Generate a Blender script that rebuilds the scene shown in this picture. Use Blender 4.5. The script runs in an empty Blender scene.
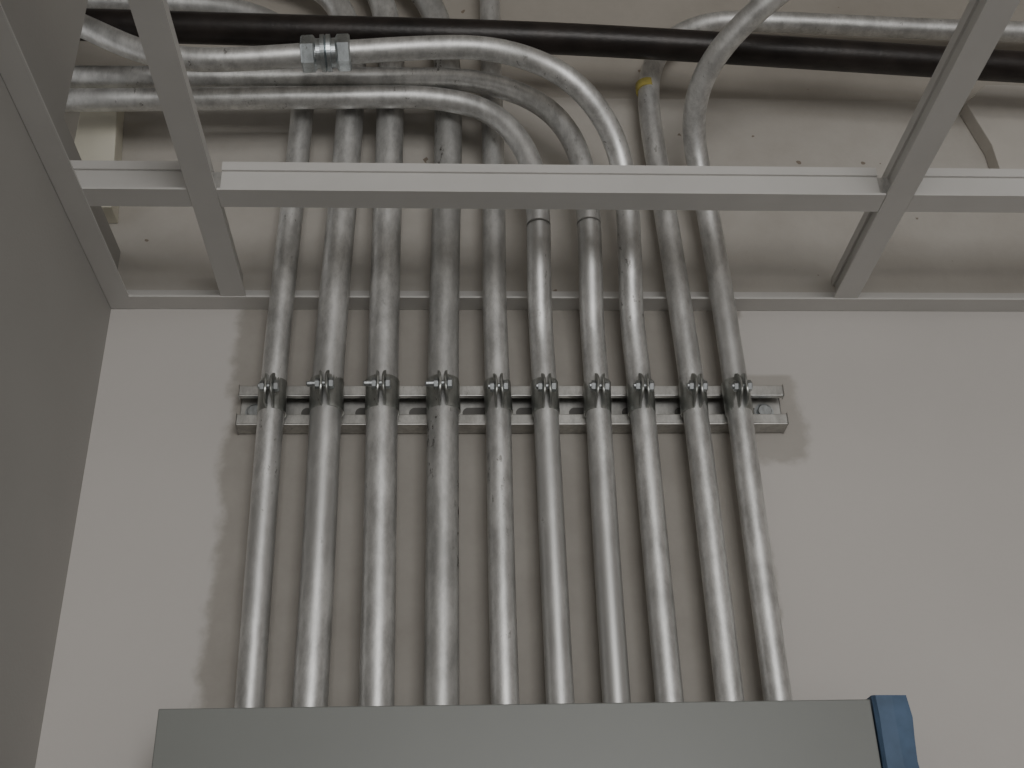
import bpy, math, random
from mathutils import Vector, Matrix
random.seed(4)
scn=bpy.context.scene
C=bpy.context.collection

# ------------------------------------------------------------ materials
def new_mat(name):
    m=bpy.data.materials.new(name); m.use_nodes=True
    nt=m.node_tree; b=nt.nodes["Principled BSDF"]
    return m,nt,b
def N(nt,t,**k):
    n=nt.nodes.new(t)
    for a,v in k.items(): setattr(n,a,v)
    return n
def noise(nt,vec,scale,detail=4,rough=.55):
    n=N(nt,"ShaderNodeTexNoise"); n.inputs["Scale"].default_value=scale
    n.inputs["Detail"].default_value=detail; n.inputs["Roughness"].default_value=rough
    nt.links.new(vec,n.inputs["Vector"]); return n.outputs["Fac"]
def ramp(nt,fac,stops):
    r=N(nt,"ShaderNodeValToRGB"); cr=r.color_ramp
    while len(cr.elements)<len(stops): cr.elements.new(.5)
    for e,(p,c) in zip(cr.elements,stops):
        e.position=p; e.color=(*c,1) if len(c)==3 else c
    nt.links.new(fac,r.inputs[0]); return r.outputs[0]
def mix(nt,fac,a,b,mode='MIX'):
    m=N(nt,"ShaderNodeMix",data_type='RGBA',blend_type=mode)
    for s,v in ((0,fac),(6,a),(7,b)):
        if hasattr(v,"is_linked") or hasattr(v,"links"): nt.links.new(v,m.inputs[s])
        else: m.inputs[s].default_value=v if s==0 else (*v,1)
    return m.outputs[2]
def mth(nt,op,a,b=0.0,c=None):
    m=N(nt,"ShaderNodeMath",operation=op)
    for i,v in enumerate((a,b,c)):
        if v is None: continue
        if hasattr(v,"links"): nt.links.new(v,m.inputs[i])
        else: m.inputs[i].default_value=v
    return m.outputs[0]
def sstep(nt,v,lo,hi):
    m=N(nt,"ShaderNodeMapRange",interpolation_type='SMOOTHSTEP')
    m.inputs[1].default_value=lo; m.inputs[2].default_value=hi
    nt.links.new(v,m.inputs[0]); return m.outputs[0]
def bump(nt,b,h,strength,dist):
    n=N(nt,"ShaderNodeBump"); n.inputs["Strength"].default_value=strength; n.inputs["Distance"].default_value=dist
    nt.links.new(h,n.inputs["Height"]); nt.links.new(n.outputs[0],b.inputs["Normal"])
def pos(nt): return N(nt,"ShaderNodeNewGeometry").outputs["Position"]
def objc(nt): return N(nt,"ShaderNodeTexCoord").outputs["Object"]

def paint_mat(name,col,rough=.75,var=.05):
    m,nt,b=new_mat(name); p=pos(nt)
    f=noise(nt,p,3,3)
    lo=tuple(c*(1-var) for c in col); hi=tuple(min(1,c*(1+var)) for c in col)
    nt.links.new(ramp(nt,f,[(.3,lo),(.7,hi)]),b.inputs["Base Color"])
    b.inputs["Roughness"].default_value=rough
    bump(nt,b,noise(nt,p,260,3),.12,.002)
    return m

PAINT=(.575,.55,.525)
def backwall_mat():
    m,nt,b=new_mat("painted_and_bare_drywall"); p=pos(nt)
    sx=N(nt,"ShaderNodeSeparateXYZ"); nt.links.new(p,sx.inputs[0])
    n1=noise(nt,p,9,5,.6); n2=noise(nt,p,40,4,.6)
    off=mth(nt,'ADD',mth(nt,'MULTIPLY',mth(nt,'SUBTRACT',n1,.5),.05),mth(nt,'MULTIPLY',mth(nt,'SUBTRACT',n2,.5),.02))
    X=mth(nt,'ADD',sx.outputs[0],off); Z=mth(nt,'ADD',sx.outputs[2],off)
    zr=sx.outputs[2]
    left=sstep(nt,X,-.220,-.206)
    r1=mth(nt,'SUBTRACT',1.0,sstep(nt,X,.280,.290))
    r2=mth(nt,'SUBTRACT',1.0,sstep(nt,X,.327,.337))
    zb=mth(nt,'MULTIPLY',mth(nt,'MULTIPLY',sstep(nt,Z,.462,.472),mth(nt,'SUBTRACT',1.0,sstep(nt,zr,.559,.564))),.75)
    right=mth(nt,'MAXIMUM',r1,mth(nt,'MULTIPLY',r2,zb))
    bare=mth(nt,'MULTIPLY',left,right)
    up=sstep(nt,zr,.640,.642)
    paint=ramp(nt,noise(nt,p,2.5,3),[(.3,tuple(c*.96 for c in PAINT)),(.7,tuple(c*1.04 for c in PAINT))])
    barec=ramp(nt,noise(nt,p,14,5,.65),[(.3,(.335,.312,.282)),(.7,(.405,.382,.348))])
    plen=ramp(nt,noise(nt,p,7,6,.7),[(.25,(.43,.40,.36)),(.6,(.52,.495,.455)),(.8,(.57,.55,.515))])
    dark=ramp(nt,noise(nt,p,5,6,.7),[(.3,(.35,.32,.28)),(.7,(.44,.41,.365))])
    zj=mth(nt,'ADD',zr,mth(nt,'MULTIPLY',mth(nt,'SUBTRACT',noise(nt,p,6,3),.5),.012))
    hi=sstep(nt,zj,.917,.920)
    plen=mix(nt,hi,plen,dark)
    ch=sstep(nt,noise(nt,p,55,2,.5),.72,.74)
    plen=mix(nt,mth(nt,'MULTIPLY',ch,.7),plen,(.14,.09,.05))
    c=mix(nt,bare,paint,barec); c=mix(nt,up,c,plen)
    nt.links.new(c,b.inputs["Base Color"]); b.inputs["Roughness"].default_value=.8
    h=mth(nt,'ADD',mth(nt,'MULTIPLY',noise(nt,p,240,3),.4),mth(nt,'MULTIPLY',bare,-1.0))
    h=mth(nt,'ADD',h,mth(nt,'MULTIPLY',hi,1.5))
    bump(nt,b,h,.2,.002)
    return m

def galv(name,base=.55,rough=.36,tint=(1,1,.97),scuff=.6,spangle=60,metal=.9,thr=.63,dip=.78):
    m,nt,b=new_mat(name); p=objc(nt)
    mp=N(nt,"ShaderNodeMapping"); mp.inputs["Scale"].default_value=(1,1,.45); nt.links.new(p,mp.inputs[0]); v=mp.outputs[0]
    lo=tuple(base*.74*t for t in tint); hi=tuple(min(1,base*1.14*t) for t in tint)
    c=ramp(nt,noise(nt,v,spangle,6,.75),[(.36,lo),(.62,hi)])
    big=noise(nt,v,9,4,.6)
    c=mix(nt,sstep(nt,big,.5,.75),c,tuple(base*dip*t for t in tint))
    sc=mth(nt,'MULTIPLY',sstep(nt,noise(nt,v,150,4,.7),thr,thr+.06),sstep(nt,noise(nt,v,14,2),.50,.60))
    c=mix(nt,mth(nt,'MULTIPLY',sc,scuff),c,(.11,.10,.09))
    nt.links.new(c,b.inputs["Base Color"])
    b.inputs["Metallic"].default_value=metal
    r=N(nt,"ShaderNodeMapRange"); r.inputs[3].default_value=rough-.06; r.inputs[4].default_value=rough+.16
    nt.links.new(noise(nt,v,30,4),r.inputs[0]); nt.links.new(r.outputs[0],b.inputs["Roughness"])
    bump(nt,b,noise(nt,v,90,4),.10,.001)
    return m
def plain(name,col,rough=.5,metal=0,var=.1,scale=20,bmp=.05):
    m,nt,b=new_mat(name); p=objc(nt)
    c=ramp(nt,noise(nt,p,scale,4),[(.3,tuple(x*(1-var) for x in col)),(.7,tuple(min(1,x*(1+var)) for x in col))])
    nt.links.new(c,b.inputs["Base Color"]); b.inputs["Roughness"].default_value=rough; b.inputs["Metallic"].default_value=metal
    bump(nt,b,noise(nt,p,200,3),bmp,.001)
    return m

M_wall=backwall_mat()
M_left=paint_mat("grey_wall_paint",(.44,.43,.41))
M_right=paint_mat("white_wall_paint",PAINT)
M_conc=paint_mat("concrete",(.40,.38,.35),.9,.15)
M_floor=paint_mat("floor_concrete",(.20,.19,.18),.8,.15)
M_emt=galv("galvanized_conduit",.70,.42,(1,1,.985),metal=.8,scuff=.6,thr=.62)
M_emt2=galv("galvanized_conduit_scuffed",.58,.46,(1,1,.98),scuff=1.0,spangle=40,metal=.8,thr=.56,dip=.6)
M_strut=galv("galvanized_strut",.56,.38,(1,.99,.95))
M_clamp=galv("zinc_clamp",.50,.30,(.97,1,.96),.8,150,.95)
M_bolt=galv("zinc_bolt",.60,.28,(.93,.98,1.0),.4,200,1)
M_coup=galv("zinc_coupling",.70,.25,(.90,.97,1.0),.5,120,1)
M_grid=plain("white_grid_enamel",(.62,.61,.59),.42,.0,.03)
M_gridm=galv("grid_stem_steel",.55,.38,(1,.99,.96),.2,120,.7)
M_pipe=plain("black_iron",(.024,.019,.017),.38,.15,.5,30,.3)
M_box=plain("grey_enamel",(.21,.22,.208),.42,0,.04,6,.03)
M_blue=plain("blue_painter_tape",(.085,.14,.23),.65,0,.2,40,.2)
M_yel=plain("yellow_tape",(.45,.38,.10),.5,0,.3,60)
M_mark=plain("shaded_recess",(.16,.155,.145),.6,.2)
M_seam=plain("seam_steel",(.36,.36,.35),.5,.6)

# ------------------------------------------------------------ mesh helpers
def obj(name,verts,faces,mat,smooth=False,parent=None,loc=None):
    me=bpy.data.meshes.new(name); me.from_pydata([tuple(v) for v in verts],[],faces); me.update()
    o=bpy.data.objects.new(name,me); C.objects.link(o)
    if mat: me.materials.append(mat)
    if smooth:
        for p in me.polygons: p.use_smooth=True
    if parent: o.parent=parent
    if loc: o.location=loc
    return o
def empty(name,loc=(0,0,0)):
    e=bpy.data.objects.new(name,None); e.empty_display_size=.05; C.objects.link(e); e.location=loc; return e
def box(name,x0,x1,y0,y1,z0,z1,mat,parent=None,bev=0):
    v=[(x,y,z) for x in (x0,x1) for y in (y0,y1) for z in (z0,z1)]
    f=[(0,1,3,2),(4,6,7,5),(0,4,5,1),(2,3,7,6),(0,2,6,4),(1,5,7,3)]
    o=obj(name,v,f,mat,parent=parent)
    if bev:
        b=o.modifiers.new("bevel",'BEVEL'); b.width=bev; b.segments=3
    return o
def smooth_path(pts,step=.008):
    P=[Vector(p) for p in pts]
    P=[P[0]*2-P[1]]+P+[P[-1]*2-P[-2]]
    out=[]
    for i in range(1,len(P)-2):
        p0,p1,p2,p3=P[i-1:i+3]
        t0=0;t1=(p1-p0).length**.5;t2=t1+(p2-p1).length**.5;t3=t2+(p3-p2).length**.5
        n=max(2,int((p2-p1).length/step))
        for k in range(n):
            t=t1+(t2-t1)*k/n
            A1=p0*((t1-t)/(t1-t0))+p1*((t-t0)/(t1-t0))
            A2=p1*((t2-t)/(t2-t1))+p2*((t-t1)/(t2-t1))
            A3=p2*((t3-t)/(t3-t2))+p3*((t-t2)/(t3-t2))
            B1=A1*((t2-t)/(t2-t0))+A2*((t-t0)/(t2-t0))
            B2=A2*((t3-t)/(t3-t1))+A3*((t-t1)/(t3-t1))
            out.append(B1*((t2-t)/(t2-t1))+B2*((t-t1)/(t2-t1)))
    out.append(P[-2])
    for _ in range(12):
        out=[out[0]]+[(out[i-1]+out[i]*2+out[i+1])/4 for i in range(1,len(out)-1)]+[out[-1]]
    return out
def tube(name,path,r,mat,parent=None,seg=32,wall=.0015):
    v=[];f=[]
    n=len(path); T=(path[1]-path[0]).normalized()
    u=T.orthogonal().normalized()
    def ring(c,u,w,rr):
        for k in range(seg):
            a=2*math.pi*k/seg; v.append(c+(u*math.cos(a)+w*math.sin(a))*rr)
    frames=[]
    for i,c in enumerate(path):
        t=(path[min(i+1,n-1)]-path[max(i-1,0)]).normalized()
        u=(u-t*u.dot(t)).normalized(); w=t.cross(u); frames.append((c,u.copy(),w,))
        ring(c,u,w,r)
    def bridge(a,b):
        for k in range(seg):
            k2=(k+1)%seg; f.append((a+k,a+k2,b+k2,b+k))
    for i in range(n-1): bridge(i*seg,(i+1)*seg)
    for idx,rev in ((0,True),(n-1,False)):
        c,uu,w=frames[idx]; b0=len(v); ring(c,uu,w,r-wall)
        j=1 if idx==0 else n-2
        c2,u2,w2=frames[j]; b1=len(v); ring(c2,u2,w2,r-wall)
        if rev: bridge(b0,idx*seg); bridge(b1,b0)
        else: bridge(idx*seg,b0); bridge(b0,b1)
        cc=len(v); v.append(c2)
        for k in range(seg): f.append((b1+k,b1+(k+1)%seg,cc))
    return obj(name,v,f,mat,True,parent)
def lathe(name,prof,mat,axis='X',seg=32,parent=None,loc=(0,0,0),smooth=False):
    v=[];f=[]
    for t,r,hx in prof:
        for k in range(seg):
            a=2*math.pi*k/seg; rr=r
            if hx:
                s=(a % (math.pi/3))-math.pi/6; rr=r*math.cos(math.pi/6)/math.cos(s)
            p=(t,rr*math.cos(a),rr*math.sin(a))
            if axis=='Y': p=(p[1],p[0],p[2])
            if axis=='Z': p=(p[1],p[2],p[0])
            v.append(p)
    for i in range(len(prof)-1):
        for k in range(seg):
            k2=(k+1)%seg; f.append((i*seg+k,i*seg+k2,(i+1)*seg+k2,(i+1)*seg+k))
    f.append(tuple(range(seg))); f.append(tuple((len(prof)-1)*seg+k for k in range(seg)))
    return obj(name,v,f,mat,smooth,parent,loc)
def extrude_profile(name,prof,axis,a0,a1,mat,parent=None):
    n=len(prof); v=[]
    for a in (a0,a1):
        for p in prof: v.append((a,p[0],p[1]) if axis=='X' else (p[0],a,p[1]))
    f=[(i,(i+1)%n,n+(i+1)%n,n+i) for i in range(n)]
    f+= [tuple(range(n)),tuple(range(2*n-1,n-1,-1))]
    return obj(name,v,f,mat,parent=parent)

# ------------------------------------------------------------ room shell
YW=1.0; XL=-.338; ZG=.637; FL=-1.5; TOP=1.45
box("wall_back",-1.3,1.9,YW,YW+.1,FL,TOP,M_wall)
NY=.80
def left_wall():
    prof=[(-2.6,FL),(YW,FL),(YW,.705),(NY,.705),(NY,TOP),(-2.6,TOP)]
    v=[];n=len(prof)
    for x in (XL-.09,XL):
        for p in prof: v.append((x,p[0],p[1]))
    f=[(i,(i+1)%n,n+(i+1)%n,n+i) for i in range(n)]+[tuple(range(n)),tuple(range(2*n-1,n-1,-1))]
    return obj("wall_left",v,f,M_left)
left_wall()
box("wall_right",1.8,1.9,-2.6,YW,FL,TOP,M_right)
box("floor",-1.3,1.9,-2.6,YW+.1,FL-.1,FL,M_floor)
box("ceiling",-1.3,1.9,-2.6,YW+.1,TOP,TOP+.1,M_conc)

# ------------------------------------------------------------ suspended grid
grid=empty("ceiling_grid",(0,0,0))
def tee_prof(c,z):
    w=.012;s=.0006;h=.038
    return [(c-w,z),(c+w,z),(c+w,z+.0022),(c+w-.0006,z+.0026),(c+w-.0012,z+.0006+.0002),(c+s,z+.0008),(c+s,z+h-.009),(c+.003,z+h-.009),(c+.003,z+h),
            (c-.003,z+h),(c-.003,z+h-.009),(c-s,z+h-.009),(c-s,z+.0008),(c-w+.0012,z+.0008),(c-w+.0006,z+.0026),(c-w,z+.0022)]
for i,xc in enumerate((-.215,.392,.999)):
    extrude_profile("cross_tee_%d"%(i+1),tee_prof(xc,ZG),'Y',-2.4,.998,M_grid,grid)
for i,(a,b_) in enumerate(((XL+.001,-.2275),(-.2025,.3795),(.4045,.9865),(1.0115,1.799))):
    extrude_profile("main_tee_%d"%(i+1),tee_prof(.824,ZG+.0004),'X',a,b_,M_grid,grid)
    extrude_profile("main_tee_back_%d"%(i+1),tee_prof(-.40,ZG+.0004),'X',a,b_,M_grid,grid)
for k,(xc,sg) in enumerate(((-.215,1),(-.215,-1),(.392,1),(.392,-1))):
    box("tee_end_clip_%d"%k,xc+sg*.001 if sg>0 else xc-.018,xc+.018 if sg>0 else xc-.001,.8248,.8260,ZG+.006,ZG+.030,M_gridm,grid)
def angle_prof(c,z,sg):
    t=.0008
    return [(c,z),(c+sg*.022,z),(c+sg*.022,z+.002),(c+sg*.0205,z+.002),(c+sg*.0205,z+t),(c+sg*t,z+t),(c+sg*t,z+.022),(c,z+.022)]
extrude_profile("wall_angle_back",angle_prof(YW-.0005,ZG-.0009,-1),'X',XL+.001,1.799,M_grid,grid)
extrude_profile("wall_angle_left",angle_prof(XL+.0005,ZG-.0012,1),'Y',-2.4,.999,M_grid,grid)

# ------------------------------------------------------------ strut channel
YS=.979; ZS=.518; HS=.0205
def strut():
    t=.0026
    p=[(YW-.0005,-HS),(YS,-HS),(YS,-HS+.0105),(YS+.007,-HS+.0105),(YS+.007,-HS+.0105-t),(YS+t,-HS+.0105-t),(YS+t,-HS+t),(YW-.0005-t,-HS+t)]
    prof=[(a,b+ZS) for a,b in p]+[(a,ZS-b) for a,b in reversed(p)]
    o=extrude_profile("strut_channel",prof,'X',-.201,.315,M_strut)
    b=o.modifiers.new("bevel",'BEVEL'); b.width=.0009; b.segments=2; b.limit_method='ANGLE'
    par=o
    x=-.18
    while x<.30:
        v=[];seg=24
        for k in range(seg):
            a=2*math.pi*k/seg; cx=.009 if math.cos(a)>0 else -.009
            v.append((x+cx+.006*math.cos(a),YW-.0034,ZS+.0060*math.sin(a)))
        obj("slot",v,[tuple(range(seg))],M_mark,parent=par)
        x+=.0508
    for sx in (-.187,.298):
        lathe("anchor_screw",[(0,.0075,True),(-.004,.0075,True),(-.0048,.006,False)],M_bolt,'Y',24,parent=par,loc=(sx,YW-.0035,ZS))
        lathe("anchor_washer",[(0,.0095,False),(-.0012,.0095,False)],M_bolt,'Y',24,parent=par,loc=(sx,YW-.0033,ZS))
strut()

# ------------------------------------------------------------ conduits
r1=.0117; r2=.0145; YC=.966; YB=.9635
def V(y,L): return [(x,y,z) for x,z in L]
def W(L,z0=.58,z1=.71,y1=.930,z2=None,z3=None,y2=None):
    # sweeps that are offset forward so they can cross in front of their neighbours
    out=[]
    for x,z in L:
        t=min(1,max(0,(z-z0)/(z1-z0))); t=t*t*(3-2*t)
        y=YC+(y1-YC)*t
        if z2:
            t=min(1,max(0,(z-z2)/(z3-z2))); t=t*t*(3-2*t); y+=(y2-y1)*t
        s=y/YC
        out.append((x*s,y,z*s))
    return out
paths=[
 (r2*.82,V(YC,[(-.164,.19),(-.166,.36),(-.167,.52),(-.1655,.65),(-.161,.87),(-.164,.93),(-.189,.985),(-.245,1.012),(-.45,1.020),(-.9,1.02)]),M_emt),
 (r2,V(YB,[(-.116,.19),(-.116,.36),(-.117,.52),(-.115,.65),(-.110,.87),(-.113,.965),(-.140,1.035),(-.20,1.07),(-.45,1.08),(-.9,1.08)]),M_emt),
 (r2,V(YB,[(-.062,.19),(-.064,.36),(-.066,.52),(-.067,.65),(-.068,.87),(-.072,.98),(-.100,1.07),(-.17,1.12),(-.45,1.13),(-.9,1.13)]),M_emt),
 (r2,V(YB,[(-.010,.19),(-.010,.36),(-.010,.52),(-.009,.65),(-.006,.86),(-.009,.95),(-.030,1.03),(-.085,1.10),(-.17,1.175),(-.45,1.19),(-.9,1.19)]),M_emt2),
 (r1,V(YC,[(.042,.19),(.041,.36),(.041,.52),(.0395,.62),(.041,.75),(.041,.95),(.041,1.30),(.041,1.449)]),M_emt),
 (r1,W([(.087,.19),(.086,.36),(.085,.52),(.0835,.60),(.084,.66),(.086,.745),(.077,.812),(.041,.866),(-.018,.884),(-.12,.884),(-.385,.876),(-.9,.870)]),M_emt),
 (r1,W([(.133,.19),(.133,.36),(.134,.52),(.1335,.61),(.136,.67),(.137,.75),(.131,.815),(.100,.874),(.034,.908),(-.06,.911),(-.389,.908),(-.9,.905)]),M_emt),
 (r1,W([(.177,.19),(.176,.36),(.175,.52),(.1725,.61),(.1755,.67),(.178,.75),(.172,.829),(.131,.912),(.047,.957),(-.04,.957),(-.12,.949),(-.286,.935),(-.34,.946),(-.415,.987),(-.55,1.05),(-.9,1.2)],z2=.76,z3=.93,y2=.868),M_emt),
 (r1,V(YC,[(.227,.19),(.226,.36),(.2245,.52),(.2205,.64),(.216,.75),(.211,.88),(.217,.93),(.240,.973),(.290,1.003),(.36,1.005),(.568,.997),(1.3,.985)]),M_emt),
 (r1,[(.267,YC,.19),(.266,YC,.36),(.266,YC,.52),(.264,YC,.63),(.262,YC,.70),(.256,.956,.765),(.2445,.925,.808),(.2476,.885,.835),(.266,.85,.852),(.3058,.81,.872),(.37,.765,.895),(.60,.62,.98)],M_emt)]
conds=[]
for i,(r,p,m) in enumerate(paths):
    conds.append(tube("electrical_conduit",smooth_path(p),r,m))
def seam(par,x,y,z,r,name="coupling_seam",mat=None,h=.0007,extra=.00008):
    lathe(name,[(-h/2,r+extra,False),(h/2,r+extra,False)],mat or M_seam,'Z',32,parent=par,loc=(x,y,z))
seam(conds[5],.0825,.9305,.690,r1); seam(conds[6],.1318,.9305,.692,r1)
seam(conds[8],.2108,YC,.902,r1,"yellow_tape_band",M_yel,.010,.0005)
nut=.0180
P=[(-.024,.0130,False),(-.024,.0165,True),(-.0225,nut,True),(-.012,nut,True),(-.011,.0170,True),(-.0095,.0145,False),(-.0055,.0145,False),(-.005,.0180,False),
   (-.001,.0182,False),(0,.0165,False),(.001,.0182,False),(.005,.0180,False),(.0055,.0145,False),(.0095,.0145,False),(.011,.0170,True),(.012,nut,True),(.0225,nut,True),(.024,.0165,True),(.024,.0130,False)]
s8=.868/.966
cp=lathe("compression_coupling",P,M_coup,'X',48,parent=conds[7],loc=(-.140*s8,.868,.9475*s8)); cp.rotation_euler=(math.radians(12),math.radians(-4),0)

# ------------------------------------------------------------ strut clamps
def clamp(x,r,big,tilt):
    y=YS-r
    e=empty("strut_pipe_clamp",(x,y,ZS))
    R=r+.0012; H=.0165
    for sg in (1,-1):
        prof=[]
        prof.append((.0085,r+.007,.0090)); prof.append((.0085,r+.001,.0090))
        a0=math.asin(min(.95,.0085/R)) ; a1=math.pi-math.asin(.0036/R)
        n=16
        for k in range(n+1):
            a=a0+.18+(a1-a0-.18)*k/n
            prof.append((R*math.sin(a),R*math.cos(a),H))
        L=.018
        for k in range(1,9):
            s=k/8; prof.append((.0034+.0014*math.sin(s*3.14)-.0004*s,-(R+L*s),H*math.sqrt(max(.10,1-s**2.2*.90))))
        v=[];f=[]
        rows=6
        for px,py,h in prof:
            for j in range(rows+1): v.append((sg*px,py,h*(2*j/rows-1)))
        for i in range(len(prof)-1):
            for j in range(rows):
                a=i*(rows+1)+j; b=a+rows+1
                f.append((a,a+1,b+1,b) if sg>0 else (a,b,b+1,a+1))
        o=obj("half_%s"%("a" if sg>0 else "b"),v,f,M_clamp,True,e)
        m=o.modifiers.new("thick",'SOLIDIFY'); m.thickness=.0020; m.offset=-1
        m=o.modifiers.new("bev",'BEVEL'); m.width=.0004; m.segments=2; m.limit_method='ANGLE'
    by=-(R+.0095); tail=.016 if big else .0105
    lathe("bolt",[(-tail,.0018,False),(-tail+.001,.0027,False),(.006,.0027,False)],M_bolt,'X',20,parent=e,loc=(0,by,.001))
    lathe("bolt_head",[(.0045,.0054,True),(.0080,.0054,True),(.0088,.0042,False)],M_bolt,'X',24,parent=e,loc=(0,by,.001))
    lathe("square_nut",[(-.0045,.0052,True),(-.0080,.0052,True)],M_bolt,'X',24,parent=e,loc=(0,by,.001))
    e.rotation_euler=(0,tilt,0)
cx=[-.167,-.117,-.066,-.010,.041,.085,.134,.175,.2245,.266]
for i,x in enumerate(cx):
    clamp(x,paths[i][0],i in (1,2,3),math.radians(random.uniform(-3,3)))

# ------------------------------------------------------------ black pipe
k=.912/.88
pp=[Vector((-1.25*k,.93,.935*k)),Vector((-.36*k,.914,.899*k)),Vector((-.15*k,.912,.893*k)),Vector((.10*k,.911,.887*k)),Vector((.36*k,.912,.872*k)),Vector((.60*k,.912,.856*k)),Vector((1.7,.912,.80*k))]
tube("sprinkler_pipe",smooth_path(pp,.02),.0165,M_pipe)

# ------------------------------------------------------------ electrical panel
pan=empty("electrical_panel",(0,0,0))
x0,x1,yf,zt,zb=-.222,.322,.905,.2205,-.75
box("enclosure",x0+.004,x1-.004,yf+.003,YW-.0005,zb+.004,zt-.003,M_box,pan,.002)
box("front_trim",x0,x1,yf,yf+.003,zb,zt,M_box,pan,.001)
box("door",x0+.06,x1-.06,yf-.004,yf,zb+.08,zt-.11,M_box,pan,.0015)
box("door_latch",x1-.10,x1-.08,yf-.010,yf-.004,-.26,-.18,M_bolt,pan,.002)
for sz in (-.03,-.5): box("hinge",x0+.056,x0+.064,yf-.006,yf-.001,sz-.03,sz+.03,M_bolt,pan,.001)
def tape():
    v=[];f=[];n=30
    for i in range(n+1):
        z=zt+.002-(i/n)*.5
        wob=.0015*math.sin(i*1.7)+.001*math.sin(i*.6)
        for x,y in ((.3235,.998),(.3235,.906),(.3255+wob*.3,.902),(.338,.901+wob*.2),(.350+wob,.903),(.3515+wob,.930),(.3515,.998)):
            dz=.0015*math.sin(x*260) if i==0 else 0
            v.append((x,y,z+dz))
    m=7
    for i in range(n):
        for j in range(m-1):
            a=i*m+j; f.append((a,a+1,a+m+1,a+m))
    f.append(tuple(range(m)))
    f.append(tuple(n*m+j for j in reversed(range(m))))
    return obj("blue_masking_tape",v,f,M_blue)
tape()

# ------------------------------------------------------------ plenum odds and ends
M_dry=plain("bare_gypsum",(.55,.52,.475),.85,0,.1,12)
M_cream=plain("cream_board",(.74,.71,.60),.8,0,.08,12)
def board(name,pts,y0,y1,mat):
    n=len(pts); v=[(x,y0,z) for x,z in pts]+[(x,y1,z) for x,z in pts]
    f=[tuple(range(n)),tuple(range(2*n-1,n-1,-1))]+[(i,n+i,n+(i+1)%n,(i+1)%n) for i in range(n)]
    o=obj(name,v,f,mat); b=o.modifiers.new("bevel",'BEVEL'); b.width=.001; b.segments=2; return o
board("drywall_offcut",[(.572,.90),(.588,.84),(.590,.79),(.80,.79),(.80,.925),(.60,.927)],.980,.9995,M_dry)
board("cream_board_scrap",[(-.395,.74),(-.345,.74),(-.362,.93),(-.395,.93)],.972,.9995,M_cream)

# ------------------------------------------------------------ lights
def area(name,loc,rot,sx,sy,e,col=(1,1,1)):
    l=bpy.data.lights.new(name,'AREA'); l.shape='RECTANGLE'; l.size=sx; l.size_y=sy; l.energy=e; l.color=col
    o=bpy.data.objects.new(name,l); C.objects.link(o); o.location=loc; o.rotation_euler=[math.radians(a) for a in rot]; return o
area("room_light",(.35,-1.6,.35),(88,0,8),1.0,.9,21,(1,.985,.965))
w=bpy.data.worlds.new("world"); scn.world=w; w.use_nodes=True
w.node_tree.nodes["Background"].inputs[0].default_value=(1,.99,.975,1)
w.node_tree.nodes["Background"].inputs[1].default_value=.62

# ------------------------------------------------------------ camera
f,th,ps,ro=1179.7,math.radians(28.84),math.radians(3.22),math.radians(1.56)
F=Vector((math.sin(ps)*math.cos(th),math.cos(ps)*math.cos(th),math.sin(th)))
R0=Vector((math.cos(ps),-math.sin(ps),0)); U0=R0.cross(F)
R=R0*math.cos(ro)-U0*math.sin(ro); U=U0*math.cos(ro)+R0*math.sin(ro)
cam=bpy.data.cameras.new("camera"); co=bpy.data.objects.new("camera",cam); C.objects.link(co)
cam.sensor_width=36; cam.lens=f*36/1024; cam.clip_start=.01
B=-F
co.matrix_world=Matrix(((R.x,U.x,B.x,0),(R.y,U.y,B.y,0),(R.z,U.z,B.z,0),(0,0,0,1)))
scn.camera=co
